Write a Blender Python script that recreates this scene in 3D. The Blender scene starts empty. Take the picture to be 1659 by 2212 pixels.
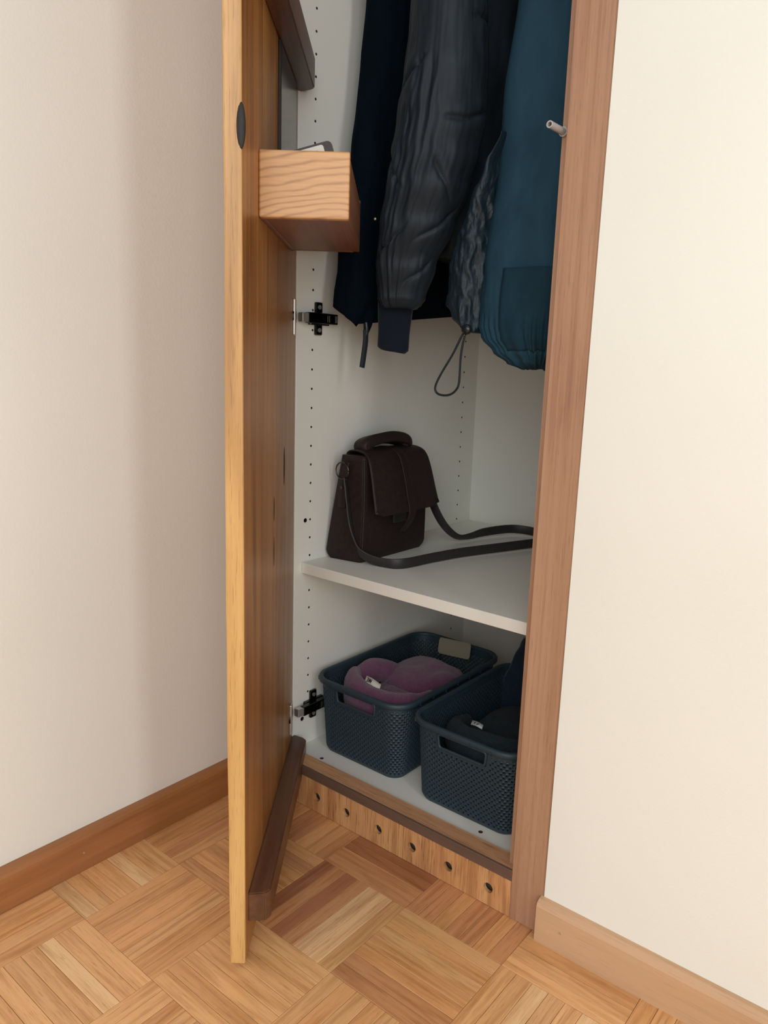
import bpy, bmesh, math, random
from mathutils import Vector, Matrix, noise

random.seed(7)
SC = bpy.context.scene
COL = SC.collection

# ------------------------------------------------------------------ camera
cam_d = bpy.data.cameras.new('camera')
cam = bpy.data.objects.new('camera', cam_d)
COL.objects.link(cam)
yaw, pitch, roll = 0.6799, 0.1964, 0.0328
F = Vector((-math.sin(yaw)*math.cos(pitch), math.cos(yaw)*math.cos(pitch), -math.sin(pitch)))
Rr = Vector((math.cos(yaw), math.sin(yaw), 0)); Uu = Rr.cross(F)
R = Rr*math.cos(roll) + Uu*math.sin(roll); U = -Rr*math.sin(roll) + Uu*math.cos(roll)
M = Matrix((R, U, -F)).transposed().to_4x4()
M.translation = (0.9088, -0.8484, 0.7610)
cam.matrix_world = M
cam_d.sensor_fit = 'HORIZONTAL'; cam_d.sensor_width = 36.0
cam_d.lens = 36.0*1635.5/1659.0
cam_d.clip_start = 0.02
SC.camera = cam

# ------------------------------------------------------------------ world and lights
w = bpy.data.worlds.new('room_light'); SC.world = w; w.use_nodes = True
bg = w.node_tree.nodes['Background']
bg.inputs[0].default_value = (0.96, 1.0, 1.0, 1); bg.inputs[1].default_value = 0.54

def area(name, loc, target, sx, sy, power, col):
    l = bpy.data.lights.new(name, 'AREA'); l.shape = 'RECTANGLE'; l.size = sx; l.size_y = sy
    l.energy = power; l.color = col
    o = bpy.data.objects.new(name, l); COL.objects.link(o); o.location = loc
    o.rotation_euler = (Vector(target)-Vector(loc)).to_track_quat('-Z', 'Y').to_euler()
    return o
area('window_light', (2.6, -1.00, 1.25), (0.0, -0.40, 0.95), 0.26, 2.1, 9.5, (0.97, 1.0, 1.0))
area('side_fill_light', (2.1, -2.3, 1.3), (0.2, -0.1, 0.8), 1.5, 2.0, 26, (0.96, 1.0, 1.0))  # added soft fill for the left wall and cabinet front, no known source
area('rear_fill_light', (1.25, -2.5, 1.85), (0.5, 0.0, 0.7), 1.7, 1.3, 12, (0.95, 1.0, 1.02))  # added soft light behind the camera, no skylight known there

SC.view_settings.view_transform = 'Standard'; SC.view_settings.look = 'None'
SC.view_settings.gamma = 1.0; SC.view_settings.use_curve_mapping = False
SC.view_settings.exposure = 0.08

# ------------------------------------------------------------------ helpers
def lin(r, g, b):
    f = lambda c: (c/255/12.92) if c/255 <= 0.04045 else ((c/255+0.055)/1.055)**2.4
    return (f(r), f(g), f(b), 1)

def new_mat(name):
    m = bpy.data.materials.new(name); m.use_nodes = True
    nt = m.node_tree; b = nt.nodes['Principled BSDF']
    return m, nt, b

def N(nt, t, **kw):
    n = nt.nodes.new(t)
    for k, v in kw.items(): setattr(n, k, v)
    return n

def math_n(nt, op, a, b=None, clamp=False):
    n = N(nt, 'ShaderNodeMath', operation=op, use_clamp=clamp)
    for i, x in enumerate((a, b)):
        if x is None: continue
        if isinstance(x, (int, float)): n.inputs[i].default_value = x
        else: nt.links.new(x, n.inputs[i])
    return n.outputs[0]

def mix_c(nt, fac, a, b, blend='MIX'):
    n = N(nt, 'ShaderNodeMix', data_type='RGBA', blend_type=blend)
    for s, x in ((n.inputs[0], fac), (n.inputs[6], a), (n.inputs[7], b)):
        if isinstance(x, (int, float)): s.default_value = x
        elif isinstance(x, tuple): s.default_value = x
        else: nt.links.new(x, s)
    return n.outputs[2]

def ramp(nt, fac, stops):
    n = N(nt, 'ShaderNodeValToRGB'); el = n.color_ramp.elements
    while len(el) < len(stops): el.new(0.5)
    for e, (p, c) in zip(el, stops): e.position = p; e.color = c
    nt.links.new(fac, n.inputs[0]); return n.outputs[0]

def bump(nt, b, h, strength, dist):
    n = N(nt, 'ShaderNodeBump'); n.inputs['Strength'].default_value = strength; n.inputs['Distance'].default_value = dist
    nt.links.new(h, n.inputs['Height']); nt.links.new(n.outputs[0], b.inputs['Normal'])

def obj_vec(nt, scale, rand=True):
    tc = N(nt, 'ShaderNodeTexCoord'); out = tc.outputs['Object']
    if rand:
        oi = N(nt, 'ShaderNodeObjectInfo'); ma = N(nt, 'ShaderNodeVectorMath', operation='SCALE')
        ma.inputs[0].default_value = (17.3, 11.7, 23.1); nt.links.new(oi.outputs['Random'], ma.inputs['Scale'])
        ad = N(nt, 'ShaderNodeVectorMath', operation='ADD'); nt.links.new(out, ad.inputs[0]); nt.links.new(ma.outputs[0], ad.inputs[1]); out = ad.outputs[0]
    mp = N(nt, 'ShaderNodeVectorMath', operation='MULTIPLY'); nt.links.new(out, mp.inputs[0]); mp.inputs[1].default_value = scale
    return mp.outputs[0]

def tex_noise(nt, vec, scale=1.0, detail=3.0, rough=0.5, dist=0.0):
    n = N(nt, 'ShaderNodeTexNoise'); n.inputs['Scale'].default_value = scale; n.inputs['Detail'].default_value = detail
    n.inputs['Roughness'].default_value = rough; n.inputs['Distortion'].default_value = dist
    nt.links.new(vec, n.inputs['Vector']); return n.outputs['Fac']

def wood(name, tones, axis, ring=9.0, ringfreq=26.0, ringamt=0.5, pore=0.5, rough=0.42, coat=0.0, fine=70, along=2.5, bumps=0.25):
    """tones: dark, mid, light (sRGB); axis: grain direction 0/1/2 in object space"""
    m, nt, b = new_mat(name)
    def sv(a, c): v = [c, c, c]; v[axis] = a; return tuple(v)
    n1 = tex_noise(nt, obj_vec(nt, sv(along, fine)), 1, 4, 0.6, 0.3)
    n2 = tex_noise(nt, obj_vec(nt, sv(ring*0.13, ring)), 1, 2, 0.45, 0.25)
    rings = math_n(nt, 'SINE', math_n(nt, 'MULTIPLY', n2, ringfreq))
    rings = math_n(nt, 'ADD', math_n(nt, 'MULTIPLY', rings, 0.5*ringamt), 0.5)
    n3 = tex_noise(nt, obj_vec(nt, sv(1.2, 7)), 1, 2, 0.5)
    f = math_n(nt, 'ADD', math_n(nt, 'MULTIPLY', n1, 0.5), math_n(nt, 'MULTIPLY', rings, 0.35))
    f = math_n(nt, 'ADD', f, math_n(nt, 'MULTIPLY', math_n(nt, 'SUBTRACT', n3, 0.5), 0.5))
    col = ramp(nt, f, [(0.18, lin(*tones[0])), (0.45, lin(*tones[1])), (0.72, lin(*tones[2]))])
    p = tex_noise(nt, obj_vec(nt, sv(28, 620)), 1, 2, 0.5)
    pm = N(nt, 'ShaderNodeMapRange'); pm.inputs[1].default_value = 0.57; pm.inputs[2].default_value = 0.70
    nt.links.new(p, pm.inputs[0])
    pf = math_n(nt, 'MULTIPLY', pm.outputs[0], pore)
    col = mix_c(nt, pf, col, lin(*[c*0.55 for c in tones[0]]))
    nt.links.new(col, b.inputs['Base Color'])
    b.inputs['Roughness'].default_value = rough
    b.inputs['Coat Weight'].default_value = coat; b.inputs['Coat Roughness'].default_value = 0.25
    h = math_n(nt, 'SUBTRACT', math_n(nt, 'MULTIPLY', n1, 0.6), math_n(nt, 'MULTIPLY', pf, 0.7))
    bump(nt, b, h, bumps, 0.0012)
    return m

def plain(name, rgb, rough=0.5, metal=0.0, spec=0.5, noise_amt=0.0, nscale=300, bumpd=0.0, sheen=0.0):
    m, nt, b = new_mat(name)
    b.inputs['Roughness'].default_value = rough; b.inputs['Metallic'].default_value = metal
    b.inputs['Specular IOR Level'].default_value = spec
    if sheen:
        b.inputs['Sheen Weight'].default_value = sheen; b.inputs['Sheen Roughness'].default_value = 0.5
    c = lin(*rgb); n = tex_noise(nt, obj_vec(nt, (nscale,)*3, False), 1, 3, 0.6)
    col = ramp(nt, n, [(0.3, tuple(x*(1-noise_amt) for x in c[:3])+(1,)), (0.7, tuple(min(1, x*(1+noise_amt)) for x in c[:3])+(1,))])
    nt.links.new(col, b.inputs['Base Color'])
    if bumpd: bump(nt, b, n, 0.6, bumpd)
    return m

def mesh_obj(name, verts, faces, mat, parent=None, smooth=False, mats=None, fmat=None):
    me = bpy.data.meshes.new(name); me.from_pydata([tuple(v) for v in verts], [], faces)
    me.validate(); me.update()
    return link(name, me, mat, parent, smooth, mats, fmat)

def link(name, me, mat, parent=None, smooth=False, mats=None, fmat=None):
    o = bpy.data.objects.new(name, me); COL.objects.link(o)
    for mm in (mats or [mat]): me.materials.append(mm)
    if fmat:
        for p, i in zip(me.polygons, fmat): p.material_index = i
    if smooth: me.shade_smooth()
    if parent: o.parent = parent
    return o

def bm_obj(name, bm, mat, parent=None, smooth=False, mats=None):
    bmesh.ops.recalc_face_normals(bm, faces=bm.faces)
    me = bpy.data.meshes.new(name); bm.to_mesh(me); bm.free()
    return link(name, me, mat, parent, smooth, mats)

def add_box(bm, lo, hi, bev=0.0, seg=2):
    r = bmesh.ops.create_cube(bm, size=1.0)
    vs = r['verts']
    for v in vs:
        v.co = Vector([(l+h)/2 + c*(h-l) for l, h, c in zip(lo, hi, v.co)])
    if bev:
        es = list({e for v in vs for e in v.link_edges})
        bmesh.ops.bevel(bm, geom=es, offset=bev, segments=seg, profile=0.5, affect='EDGES')
    return vs

def box(name, lo, hi, mat, parent=None, bev=0.0, seg=2):
    bm = bmesh.new(); add_box(bm, lo, hi, bev, seg)
    return bm_obj(name, bm, mat, parent)

def prism(name, prof, axis, a, b, mat, parent=None, bev=0.0):
    """extrude a closed 2D profile along an axis (0,1,2)"""
    n = len(prof)
    def pt(p, t):
        v = [p[0], p[1]]; v.insert(axis, t); return v
    bm = bmesh.new()
    A = [bm.verts.new(pt(p, a)) for p in prof]; B = [bm.verts.new(pt(p, b)) for p in prof]
    bm.faces.new(A); bm.faces.new(B[::-1])
    for i in range(n): bm.faces.new((A[i], A[(i+1) % n], B[(i+1) % n], B[i]))
    if bev: bmesh.ops.bevel(bm, geom=list(bm.edges), offset=bev, segments=2, affect='EDGES')
    return bm_obj(name, bm, mat, parent)

def add_cyl(bm, c, d, r, h, seg=20, r2=None):
    """cylinder from point c along direction d"""
    d = Vector(d).normalized(); q = d.to_track_quat('Z', 'Y').to_matrix().to_4x4()
    mt = Matrix.Translation(Vector(c)+d*h/2) @ q
    return bmesh.ops.create_cone(bm, cap_ends=True, segments=seg, radius1=r, radius2=r if r2 is None else r2, depth=h, matrix=mt)['verts']

def boolean_cut(o, bm_cut, core=None):
    """subtract a bmesh from an object's mesh for good"""
    me = bpy.data.meshes.new('tmp'); bm_cut.to_mesh(me); bm_cut.free()
    if core: me.materials.append(core)
    c = bpy.data.objects.new('tmp', me); COL.objects.link(c)
    md = o.modifiers.new('cut', 'BOOLEAN'); md.object = c; md.operation = 'DIFFERENCE'; md.solver = 'EXACT'
    if core: md.material_mode = 'TRANSFER'
    bpy.context.view_layer.update()
    dg = bpy.context.evaluated_depsgraph_get()
    nm = bpy.data.meshes.new_from_object(o.evaluated_get(dg)); o.modifiers.clear()
    old = o.data; o.data = nm; nm.name = old.name
    bpy.data.objects.remove(c); bpy.data.meshes.remove(me)

def catmull(pts, per=8):
    P = [Vector(p) for p in pts]; out = []
    for i in range(len(P)-1):
        p0 = P[max(i-1, 0)]; p1 = P[i]; p2 = P[i+1]; p3 = P[min(i+2, len(P)-1)]
        for k in range(per):
            t = k/per
            out.append(0.5*((2*p1)+(p2-p0)*t+(2*p0-5*p1+4*p2-p3)*t*t+(3*p1-p0-3*p2+p3)*t**3))
    out.append(P[-1]); return out

def tube(name, pts, r, mat, parent=None, seg=10, closed=False, per=8):
    path = catmull(pts, per)
    vs, fs = [], []
    up = Vector((0.31, 0.2, 0.93))
    for i, p in enumerate(path):
        t = (path[min(i+1, len(path)-1)]-path[max(i-1, 0)]).normalized()
        a = t.cross(up).normalized(); b = t.cross(a)
        rr = r(i/(len(path)-1)) if callable(r) else r
        for k in range(seg):
            an = 2*math.pi*k/seg; vs.append(p+a*math.cos(an)*rr+b*math.sin(an)*rr)
    for i in range(len(path)-1):
        for k in range(seg):
            fs.append((i*seg+k, i*seg+(k+1) % seg, (i+1)*seg+(k+1) % seg, (i+1)*seg+k))
    fs.append(tuple(range(seg))[::-1]); fs.append(tuple(range((len(path)-1)*seg, len(path)*seg)))
    return mesh_obj(name, vs, fs, mat, parent, True)

def ribbon(name, pts, wid, thick, wdirs, mat, parent=None, per=8):
    """flat strap: wdirs = across direction at each control point"""
    path = catmull(pts, per); wd = catmull(wdirs, per)
    vs, fs = [], []
    for i, p in enumerate(path):
        t = (path[min(i+1, len(path)-1)]-path[max(i-1, 0)]).normalized()
        a = wd[i]-t*wd[i].dot(t); a.normalize(); b = t.cross(a)
        for sa, sb in ((-1, -1), (-.9, -1), (.9, -1), (1, -1), (1, 1), (.9, 1), (-.9, 1), (-1, 1)):
            sb2 = sb*(0.6 if abs(sa) == 1 else 1)
            vs.append(p+a*sa*wid/2+b*sb2*thick/2)
    for i in range(len(path)-1):
        for k in range(8):
            fs.append((i*8+k, i*8+(k+1) % 8, (i+1)*8+(k+1) % 8, (i+1)*8+k))
    fs.append(tuple(range(8))[::-1]); fs.append(tuple(range((len(path)-1)*8, len(path)*8)))
    return mesh_obj(name, vs, fs, mat, parent, True)

def loft(name, rings, mat, parent=None, cap0=True, cap1=True, smooth=True):
    n = len(rings[0]); vs = [p for r in rings for p in r]; fs = []
    for i in range(len(rings)-1):
        for k in range(n):
            fs.append((i*n+k, i*n+(k+1) % n, (i+1)*n+(k+1) % n, (i+1)*n+k))
    if cap0: fs.append(tuple(range(n))[::-1])
    if cap1: fs.append(tuple(range((len(rings)-1)*n, len(rings)*n)))
    return mesh_obj(name, vs, fs, mat, parent, smooth)

def lerp_tab(tab, x):
    if x <= tab[0][0]: return tab[0][1:]
    for a, b in zip(tab, tab[1:]):
        if x <= b[0]:
            t = (x-a[0])/(b[0]-a[0]); t = t*t*(3-2*t)
            return [p+(q-p)*t for p, q in zip(a[1:], b[1:])]
    return tab[-1][1:]

def thing(name, label, cat, loc=(0, 0, 0), rotz=0.0, group=None):
    o = bpy.data.objects.new(name, None); COL.objects.link(o); o.empty_display_size = 0.05
    o.location = loc; o.rotation_euler = (0, 0, rotz); o['label'] = label; o['category'] = cat
    if group: o['group'] = group
    return o

def tag(o, label, cat, group=None):
    o['label'] = label; o['category'] = cat
    if group: o['group'] = group
    return o

def structure(o): o['kind'] = 'structure'; return o

# ------------------------------------------------------------------ materials
def plaster():
    m, nt, b = new_mat('white_plaster')
    n = tex_noise(nt, obj_vec(nt, (260,)*3, False), 1, 3, 0.55)
    n2 = tex_noise(nt, obj_vec(nt, (3,)*3, False), 1, 2, 0.5)
    c = ramp(nt, n2, [(0.3, lin(236, 234, 224)), (0.7, lin(240, 238, 229))])
    nt.links.new(c, b.inputs['Base Color']); b.inputs['Roughness'].default_value = 0.75
    b.inputs['Specular IOR Level'].default_value = 0.3
    bump(nt, b, n, 0.22, 0.0010); return m
M_WALL = plaster()
M_MEL = plain('white_melamine', (234, 232, 223), 0.45, noise_amt=0.012, nscale=900, bumpd=0.0001)
M_FRAME = wood('oak_frame', ((132, 92, 68), (172, 130, 102), (188, 148, 120)), 2, ring=14, ringamt=0.25, fine=210, along=2.0, pore=0.18)
M_SILL = wood('oak_sill', ((156, 108, 74), (212, 160, 118), (228, 182, 140)), 0, ringamt=0.5, pore=0.5)
M_SILLD = wood('walnut_edge', ((82, 60, 48), (104, 80, 66), (116, 92, 76)), 0, ringamt=0.1, pore=0.2, rough=0.5)
M_KICK = wood('oak_kickboard', ((150, 98, 60), (204, 148, 98), (222, 172, 122)), 2, ring=16, ringfreq=30, ringamt=0.6, fine=160, along=6, pore=0.6)
M_DOOR = wood('oak_door_lit_edge', ((150, 104, 58), (208, 160, 98), (228, 186, 122)), 2, ring=11, ringamt=0.35, along=1.6, fine=60, pore=0.3, rough=0.33)  # paler copy of the door oak: light on the free edge put into the colour
M_DOORI = wood('oak_door_shaded_inside', ((106, 64, 32), (166, 110, 58), (196, 140, 80)), 2, ring=9, ringamt=0.3, along=1.4, fine=75, pore=0.3, rough=0.36)  # darker copy: shade on the door's inside put into the colour
M_BAT = wood('oak_batten', ((70, 42, 28), (104, 66, 44), (128, 84, 56)), 0, ringamt=0.5, pore=0.3, rough=0.35)
def box_end_mat():
    m, nt, b = new_mat('oak_box_end')
    tc = N(nt, 'ShaderNodeTexCoord'); sp = N(nt, 'ShaderNodeSeparateXYZ'); nt.links.new(tc.outputs['Object'], sp.inputs[0])
    v, z = sp.outputs['Y'], sp.outputs['Z']
    warp = tex_noise(nt, obj_vec(nt, (10, 11, 24), False), 1, 2, 0.45)
    # rings sweep down from the door side and run level towards the outer edge, denser near the bottom
    sw = math_n(nt, 'POWER', math_n(nt, 'MULTIPLY', math_n(nt, 'ADD', math_n(nt, 'MULTIPLY', v, -1.0), 0.104), 9.6), 2.0)
    ph = math_n(nt, 'ADD', math_n(nt, 'MULTIPLY', math_n(nt, 'SUBTRACT', 0.997, z), 14.0), math_n(nt, 'MULTIPLY', sw, -0.22))
    ph = math_n(nt, 'POWER', math_n(nt, 'MAXIMUM', math_n(nt, 'ADD', ph, 0.30), 0.0), 1.25)
    ph = math_n(nt, 'ADD', math_n(nt, 'MULTIPLY', ph, 46.0), math_n(nt, 'MULTIPLY', warp, 17.0))
    ln = math_n(nt, 'POWER', math_n(nt, 'ADD', math_n(nt, 'MULTIPLY', math_n(nt, 'SINE', ph), 0.5), 0.5), 3.5)
    brk = tex_noise(nt, obj_vec(nt, (60, 26, 160), False), 1, 3, 0.6)
    f = math_n(nt, 'MULTIPLY', ln, math_n(nt, 'MULTIPLY', brk, 1.25))
    fib = tex_noise(nt, obj_vec(nt, (300, 20, 420), False), 1, 3, 0.6)
    col = ramp(nt, fib, [(0.3, lin(198, 148, 98)), (0.7, lin(208, 160, 110))])
    col = mix_c(nt, f, col, lin(156, 108, 66))
    nt.links.new(col, b.inputs['Base Color']); b.inputs['Roughness'].default_value = 0.42
    bump(nt, b, fib, 0.12, 0.0006); return m
M_BOXE = box_end_mat()
M_BOX = wood('oak_box_side', ((100, 62, 42), (140, 92, 64), (162, 112, 78)), 0, ringamt=0.3, pore=0.25)
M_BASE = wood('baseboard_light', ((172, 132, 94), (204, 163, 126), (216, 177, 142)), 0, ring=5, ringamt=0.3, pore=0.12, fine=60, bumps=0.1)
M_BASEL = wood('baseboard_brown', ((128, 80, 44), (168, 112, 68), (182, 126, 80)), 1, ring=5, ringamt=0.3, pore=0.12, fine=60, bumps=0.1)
M_DARK = plain('dark_knot', (22, 15, 12), 0.6, noise_amt=0.3, nscale=200)
M_NICKEL = plain('dark_nickel', (70, 70, 68), 0.22, 1.0, noise_amt=0.05)
M_STEEL = plain('bright_steel', (212, 206, 196), 0.42, 0.85, noise_amt=0.03)
M_PIN = plain('clear_grey_plastic', (176, 172, 170), 0.35, noise_amt=0.02)
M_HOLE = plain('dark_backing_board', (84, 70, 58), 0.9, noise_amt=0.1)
M_CHIP = plain('drilled_chipboard_core', (74, 60, 46), 0.95, spec=0.1, noise_amt=0.2, nscale=900)
M_MIRROR = plain('smoked_mirror', (104, 95, 82), 0.2, 1.0, noise_amt=0.02, nscale=40)

def parquet_mat():
    m, nt, b = new_mat('oak_parquet')
    oi = N(nt, 'ShaderNodeObjectInfo'); r = oi.outputs['Random']
    def sv(a, c): return (a, c, c)
    n1 = tex_noise(nt, obj_vec(nt, sv(7, 170)), 1, 4, 0.6, 0.4)
    n2 = tex_noise(nt, obj_vec(nt, sv(3.0, 30)), 1, 2, 0.45, 0.5)
    rings = math_n(nt, 'SINE', math_n(nt, 'MULTIPLY', n2, 30))
    f = math_n(nt, 'ADD', math_n(nt, 'MULTIPLY', n1, 0.62), math_n(nt, 'ADD', math_n(nt, 'MULTIPLY', rings, 0.06), 0.18))
    base = oi.outputs['Color']
    dk = mix_c(nt, 1.0, base, (0.70, 0.60, 0.50, 1), 'MULTIPLY')
    fr = N(nt, 'ShaderNodeMapRange'); fr.inputs[1].default_value = 0.32; fr.inputs[2].default_value = 0.54
    nt.links.new(f, fr.inputs[0])
    col = mix_c(nt, fr.outputs[0], dk, base)
    p = tex_noise(nt, obj_vec(nt, sv(45, 900)), 1, 2, 0.5)
    pm = N(nt, 'ShaderNodeMapRange'); pm.inputs[1].default_value = 0.58; pm.inputs[2].default_value = 0.7; nt.links.new(p, pm.inputs[0])
    col = mix_c(nt, math_n(nt, 'MULTIPLY', pm.outputs[0], 0.3), col, lin(96, 58, 34))
    nt.links.new(col, b.inputs['Base Color'])
    b.inputs['Roughness'].default_value = 0.36; b.inputs['Coat Weight'].default_value = 0.15; b.inputs['Coat Roughness'].default_value = 0.3
    bump(nt, b, math_n(nt, 'SUBTRACT', n1, pm.outputs[0]), 0.12, 0.0008)
    return m
M_PARQ = parquet_mat()
M_UNDER = plain('floor_joint', (92, 58, 34), 0.8, noise_amt=0.1)

# ------------------------------------------------------------------ the room
XL = -0.0728                       # left wall face;  back wall face is y = 0
fl = structure(box('floor', (XL-0.1, -3.2, -0.05), (3.7, 0.7, -0.0015), M_UNDER))
wl = structure(box('wall_left', (XL-0.1, -3.2, -0.05), (XL, 0.7, 2.55), M_WALL))
bm = bmesh.new()
add_box(bm, (0.5226, 0.0, -0.05), (3.7, 0.7, 2.55))
add_box(bm, (XL, 0.0, 2.09), (0.5226, 0.7, 2.55))
structure(bm_obj('wall_back', bm, M_WALL))

def baseboard(name, axis, a, b, off, t, mat, sgn):
    h = 0.060
    pr = [(0, 0), (t, 0), (t, h-0.0085), (t-0.0022, h-0.0035), (t-0.007, h-0.0008), (0, h)]
    prof = [(off+sgn*p[0], p[1]) for p in pr]
    o = prism(name, prof, axis, a, b, mat)
    return structure(o)
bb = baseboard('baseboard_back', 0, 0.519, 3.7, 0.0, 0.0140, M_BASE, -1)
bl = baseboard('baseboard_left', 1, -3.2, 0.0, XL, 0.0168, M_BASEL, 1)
def nail(p, d, par):
    bm = bmesh.new(); add_cyl(bm, p, d, 0.0016, 0.0008, 10)
    o = bm_obj('nail', bm, M_STEEL, par)
nail((0.5556, -0.0140, 0.030), (0, -1, 0), bb)
nail((XL+0.0168, -0.3385, 0.030), (1, 0, 0), bl)

# parquet: squares of seven strips, direction alternating
PX0, PXS, PY0, PYS = 0.036, 0.1575, -0.0815, 0.1545
def strip_mesh(L, W):
    bm = bmesh.new(); add_box(bm, (-L/2, -W/2, -0.008), (L/2, W/2, 0.0))
    top = [e for e in bm.edges if all(v.co.z > -0.001 for v in e.verts)]
    bmesh.ops.bevel(bm, geom=top, offset=0.00035, segments=1, affect='EDGES')
    bmesh.ops.recalc_face_normals(bm, faces=bm.faces)
    me = bpy.data.meshes.new('parquet_strip'); bm.to_mesh(me); bm.free(); me.materials.append(M_PARQ); return me
GAP = 0.0005
ms_x = strip_mesh(PXS-GAP, PYS/7-GAP)       # grain along x
ms_y = strip_mesh(PYS-GAP, PXS/7-GAP)       # grain along y
places = []
for i in range(-2, 23):
    for j in range(-1, 20):
        x0 = PX0+PXS*(i); y1 = PY0-PYS*(j)       # square spans x0..x0+PXS, y1-PYS..y1
        along_x = (i+j) % 2 == 0 if True else False
        for k in range(7):
            if along_x: cx, cy, a = x0+PXS/2, y1-PYS*(k+0.5)/7, 0
            else: cx, cy, a = x0+PXS*(k+0.5)/7, y1-PYS/2, 1
            hx, hy = ((PXS/2, PYS/14) if a == 0 else (PXS/14, PYS/2))
            if cx-hx > 3.7 or cy-hy > 0.03 or cy+hy < -3.2 or cx+hx < XL: continue
            places.append((cx, cy, a, (i, j, k)))
cz = Vector((0.55, -0.35))
places.sort(key=lambda q: (Vector((q[0]-0.42, (q[1]+0.30)*1.15))).length)
sv_, sf_ = [], []
TONES = {'l': (234, 188, 138), 'm': (228, 173, 118), 't': (222, 163, 108), 'r': (206, 146, 100), 'd': (172, 112, 76)}
# squares whose strips are clearly darker or lighter than the rest
KNOWN = {(1, 0): 'drdrllm', (1, -1): 'rrdddrr', (2, -1): 'rrtrrtr', (2, 0): 'mtmttrr', (0, 0): 'trttttt', (0, 1): 'ttttmtt', (-1, 1): 'mmlmmml', (0, -1): 'rtrrttr', (-1, 0): 'trtttrt', (3, 0): 'mmlmmlm', (3, -1): 'mmmmtmm', (1, 1): 'mmmmmtm', (1, 2): 'mmtmmmm', (0, 2): 'mmlmmmm'}
def tone(ijk):
    i, j, k = ijk
    rr = random.Random(i*91+j*37)
    sq = KNOWN.get((i, j)) or ''.join(rr.choice('ttmm') for _ in range(7))
    c = TONES[sq[k]]; v = random.uniform(0.965, 1.035)
    return lin(*[min(255, q*v) for q in c])
for n_, (cx, cy, a, _) in enumerate(places):
    clip = cy+(PYS/2 if a else PYS/14) > 0.03
    if n_ < 296:
        o = bpy.data.objects.new('parquet_strip', ms_y if a else ms_x); COL.objects.link(o); o.parent = fl
        o.color = tone(_); o.location = (cx, cy, random.uniform(-0.00012, 0.00012)); o.rotation_euler = (0, 0, math.pi/2 if a else 0)
        if random.random() < 0.5: o.rotation_euler.z += math.pi
    else:
        hx, hy = ((PXS/2, PYS/14) if a == 0 else (PXS/14, PYS/2)); b0 = len(sv_)
        hx -= GAP/2; hy -= GAP/2
        sv_ += [(cx-hx, cy-hy, -0.0014), (cx+hx, cy-hy, -0.0014), (cx+hx, cy+hy, -0.0014), (cx-hx, cy+hy, -0.0014),
                (cx-hx, cy-hy, 0), (cx+hx, cy-hy, 0), (cx+hx, cy+hy, 0), (cx-hx, cy+hy, 0)]
        sf_ += [(b0+4, b0+5, b0+6, b0+7), (b0, b0+1, b0+5, b0+4), (b0+1, b0+2, b0+6, b0+5), (b0+2, b0+3, b0+7, b0+6), (b0+3, b0, b0+4, b0+7)]
far = mesh_obj('parquet_far', sv_, sf_, M_PARQ, fl); far['kind'] = 'stuff'; far.color = lin(226, 174, 122)

# ------------------------------------------------------------------ the wardrobe
WR = thing('wardrobe', 'white built-in wardrobe with oak face frame and open oak door', 'wardrobe', (0, 0, 0))
YC, YB = 0.035, 0.5847             # carcass front edge, back panel face
XR = 0.4640                        # right panel inner face
ZF, ZS0, ZS1, ZT = 0.0668, 0.3952, 0.4136, 2.03
lp = box('side_panel', (-0.018, YC, 0.0), (0, YB+0.006, ZT+0.018), M_MEL, WR, 0.0006, 1)
rp = box('side_panel', (XR, YC, 0.0), (XR+0.018, YB+0.006, ZT+0.018), M_MEL, WR, 0.0006, 1)
z0 = 0.6797
bm = bmesh.new()
for k in range(-36, 18):
    z = z0-0.032*k
    if abs(z-0.404) < 0.012 or z < 0.14: continue
    add_cyl(bm, (0.002, YC+0.037, z), (-1, 0, 0), 0.0021, 0.024, 10)
    add_cyl(bm, (0.002, 0.5322, z), (-1, 0, 0), 0.0021, 0.024, 10)
for (y, z, r) in ((0.0605, 0.4874, 0.004), (0.0585, 0.1186, 0.0042)):
    add_cyl(bm, (0.002, y, z), (-1, 0, 0), r, 0.012, 14)
boolean_cut(lp, bm, M_CHIP)
box('back_panel', (0.0, YB, ZF-0.01), (XR, YB+0.006, ZT), M_MEL, WR)
bp = box('bottom_panel', (0.0, YC, ZF-0.018), (XR, YB, ZF), M_MEL, WR)
bm = bmesh.new()
for x, y in ((0.0596, 0.0492), (0.3864, 0.0556)): add_cyl(bm, (x, y, ZF+0.003), (0, 0, -1), 0.0036, 0.030, 14)
boolean_cut(bp, bm, M_CHIP)
box('top_panel', (0.0, YC, ZT), (XR, YB, ZT+0.018), M_MEL, WR)
box('shelf', (0.0008, 0.0523, ZS0), (XR-0.0008, YB-0.002, ZS1), M_MEL, WR, 0.0006, 1)
def one_cyl(name, c, d, r, h, mat, par, seg=16):
    bm = bmesh.new(); add_cyl(bm, c, d, r, h, seg); return bm_obj(name, bm, mat, par)
for y, z in ((0.0605, 0.4874), (0.0585, 0.1186)): one_cyl('screw', (-0.0045, y, z), (1, 0, 0), 0.0031, 0.0030, M_NICKEL, lp)

# face frame
XFI, XFO, XFD, YFD = 0.4723, 0.5218, 0.4590, 0.0153
prism('frame_stile', [(XFI, 0), (XFO, 0), (XFO, YC), (XFD, YC), (XFD, YFD), (XFI, YFD)], 2, 0.0, 2.09, M_FRAME, WR, 0.0009)
prism('frame_stile', [(XL+0.001, 0), (-0.030, 0), (-0.030, YFD), (-0.0225, YFD), (-0.0225, YC), (XL+0.001, YC)], 2, 0.0, 2.09, M_FRAME, WR, 0.0009)
box('frame_head', (-0.030, 0.0, ZT+0.02), (XFI, YC, 2.09), M_FRAME, WR, 0.0009)
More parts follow.
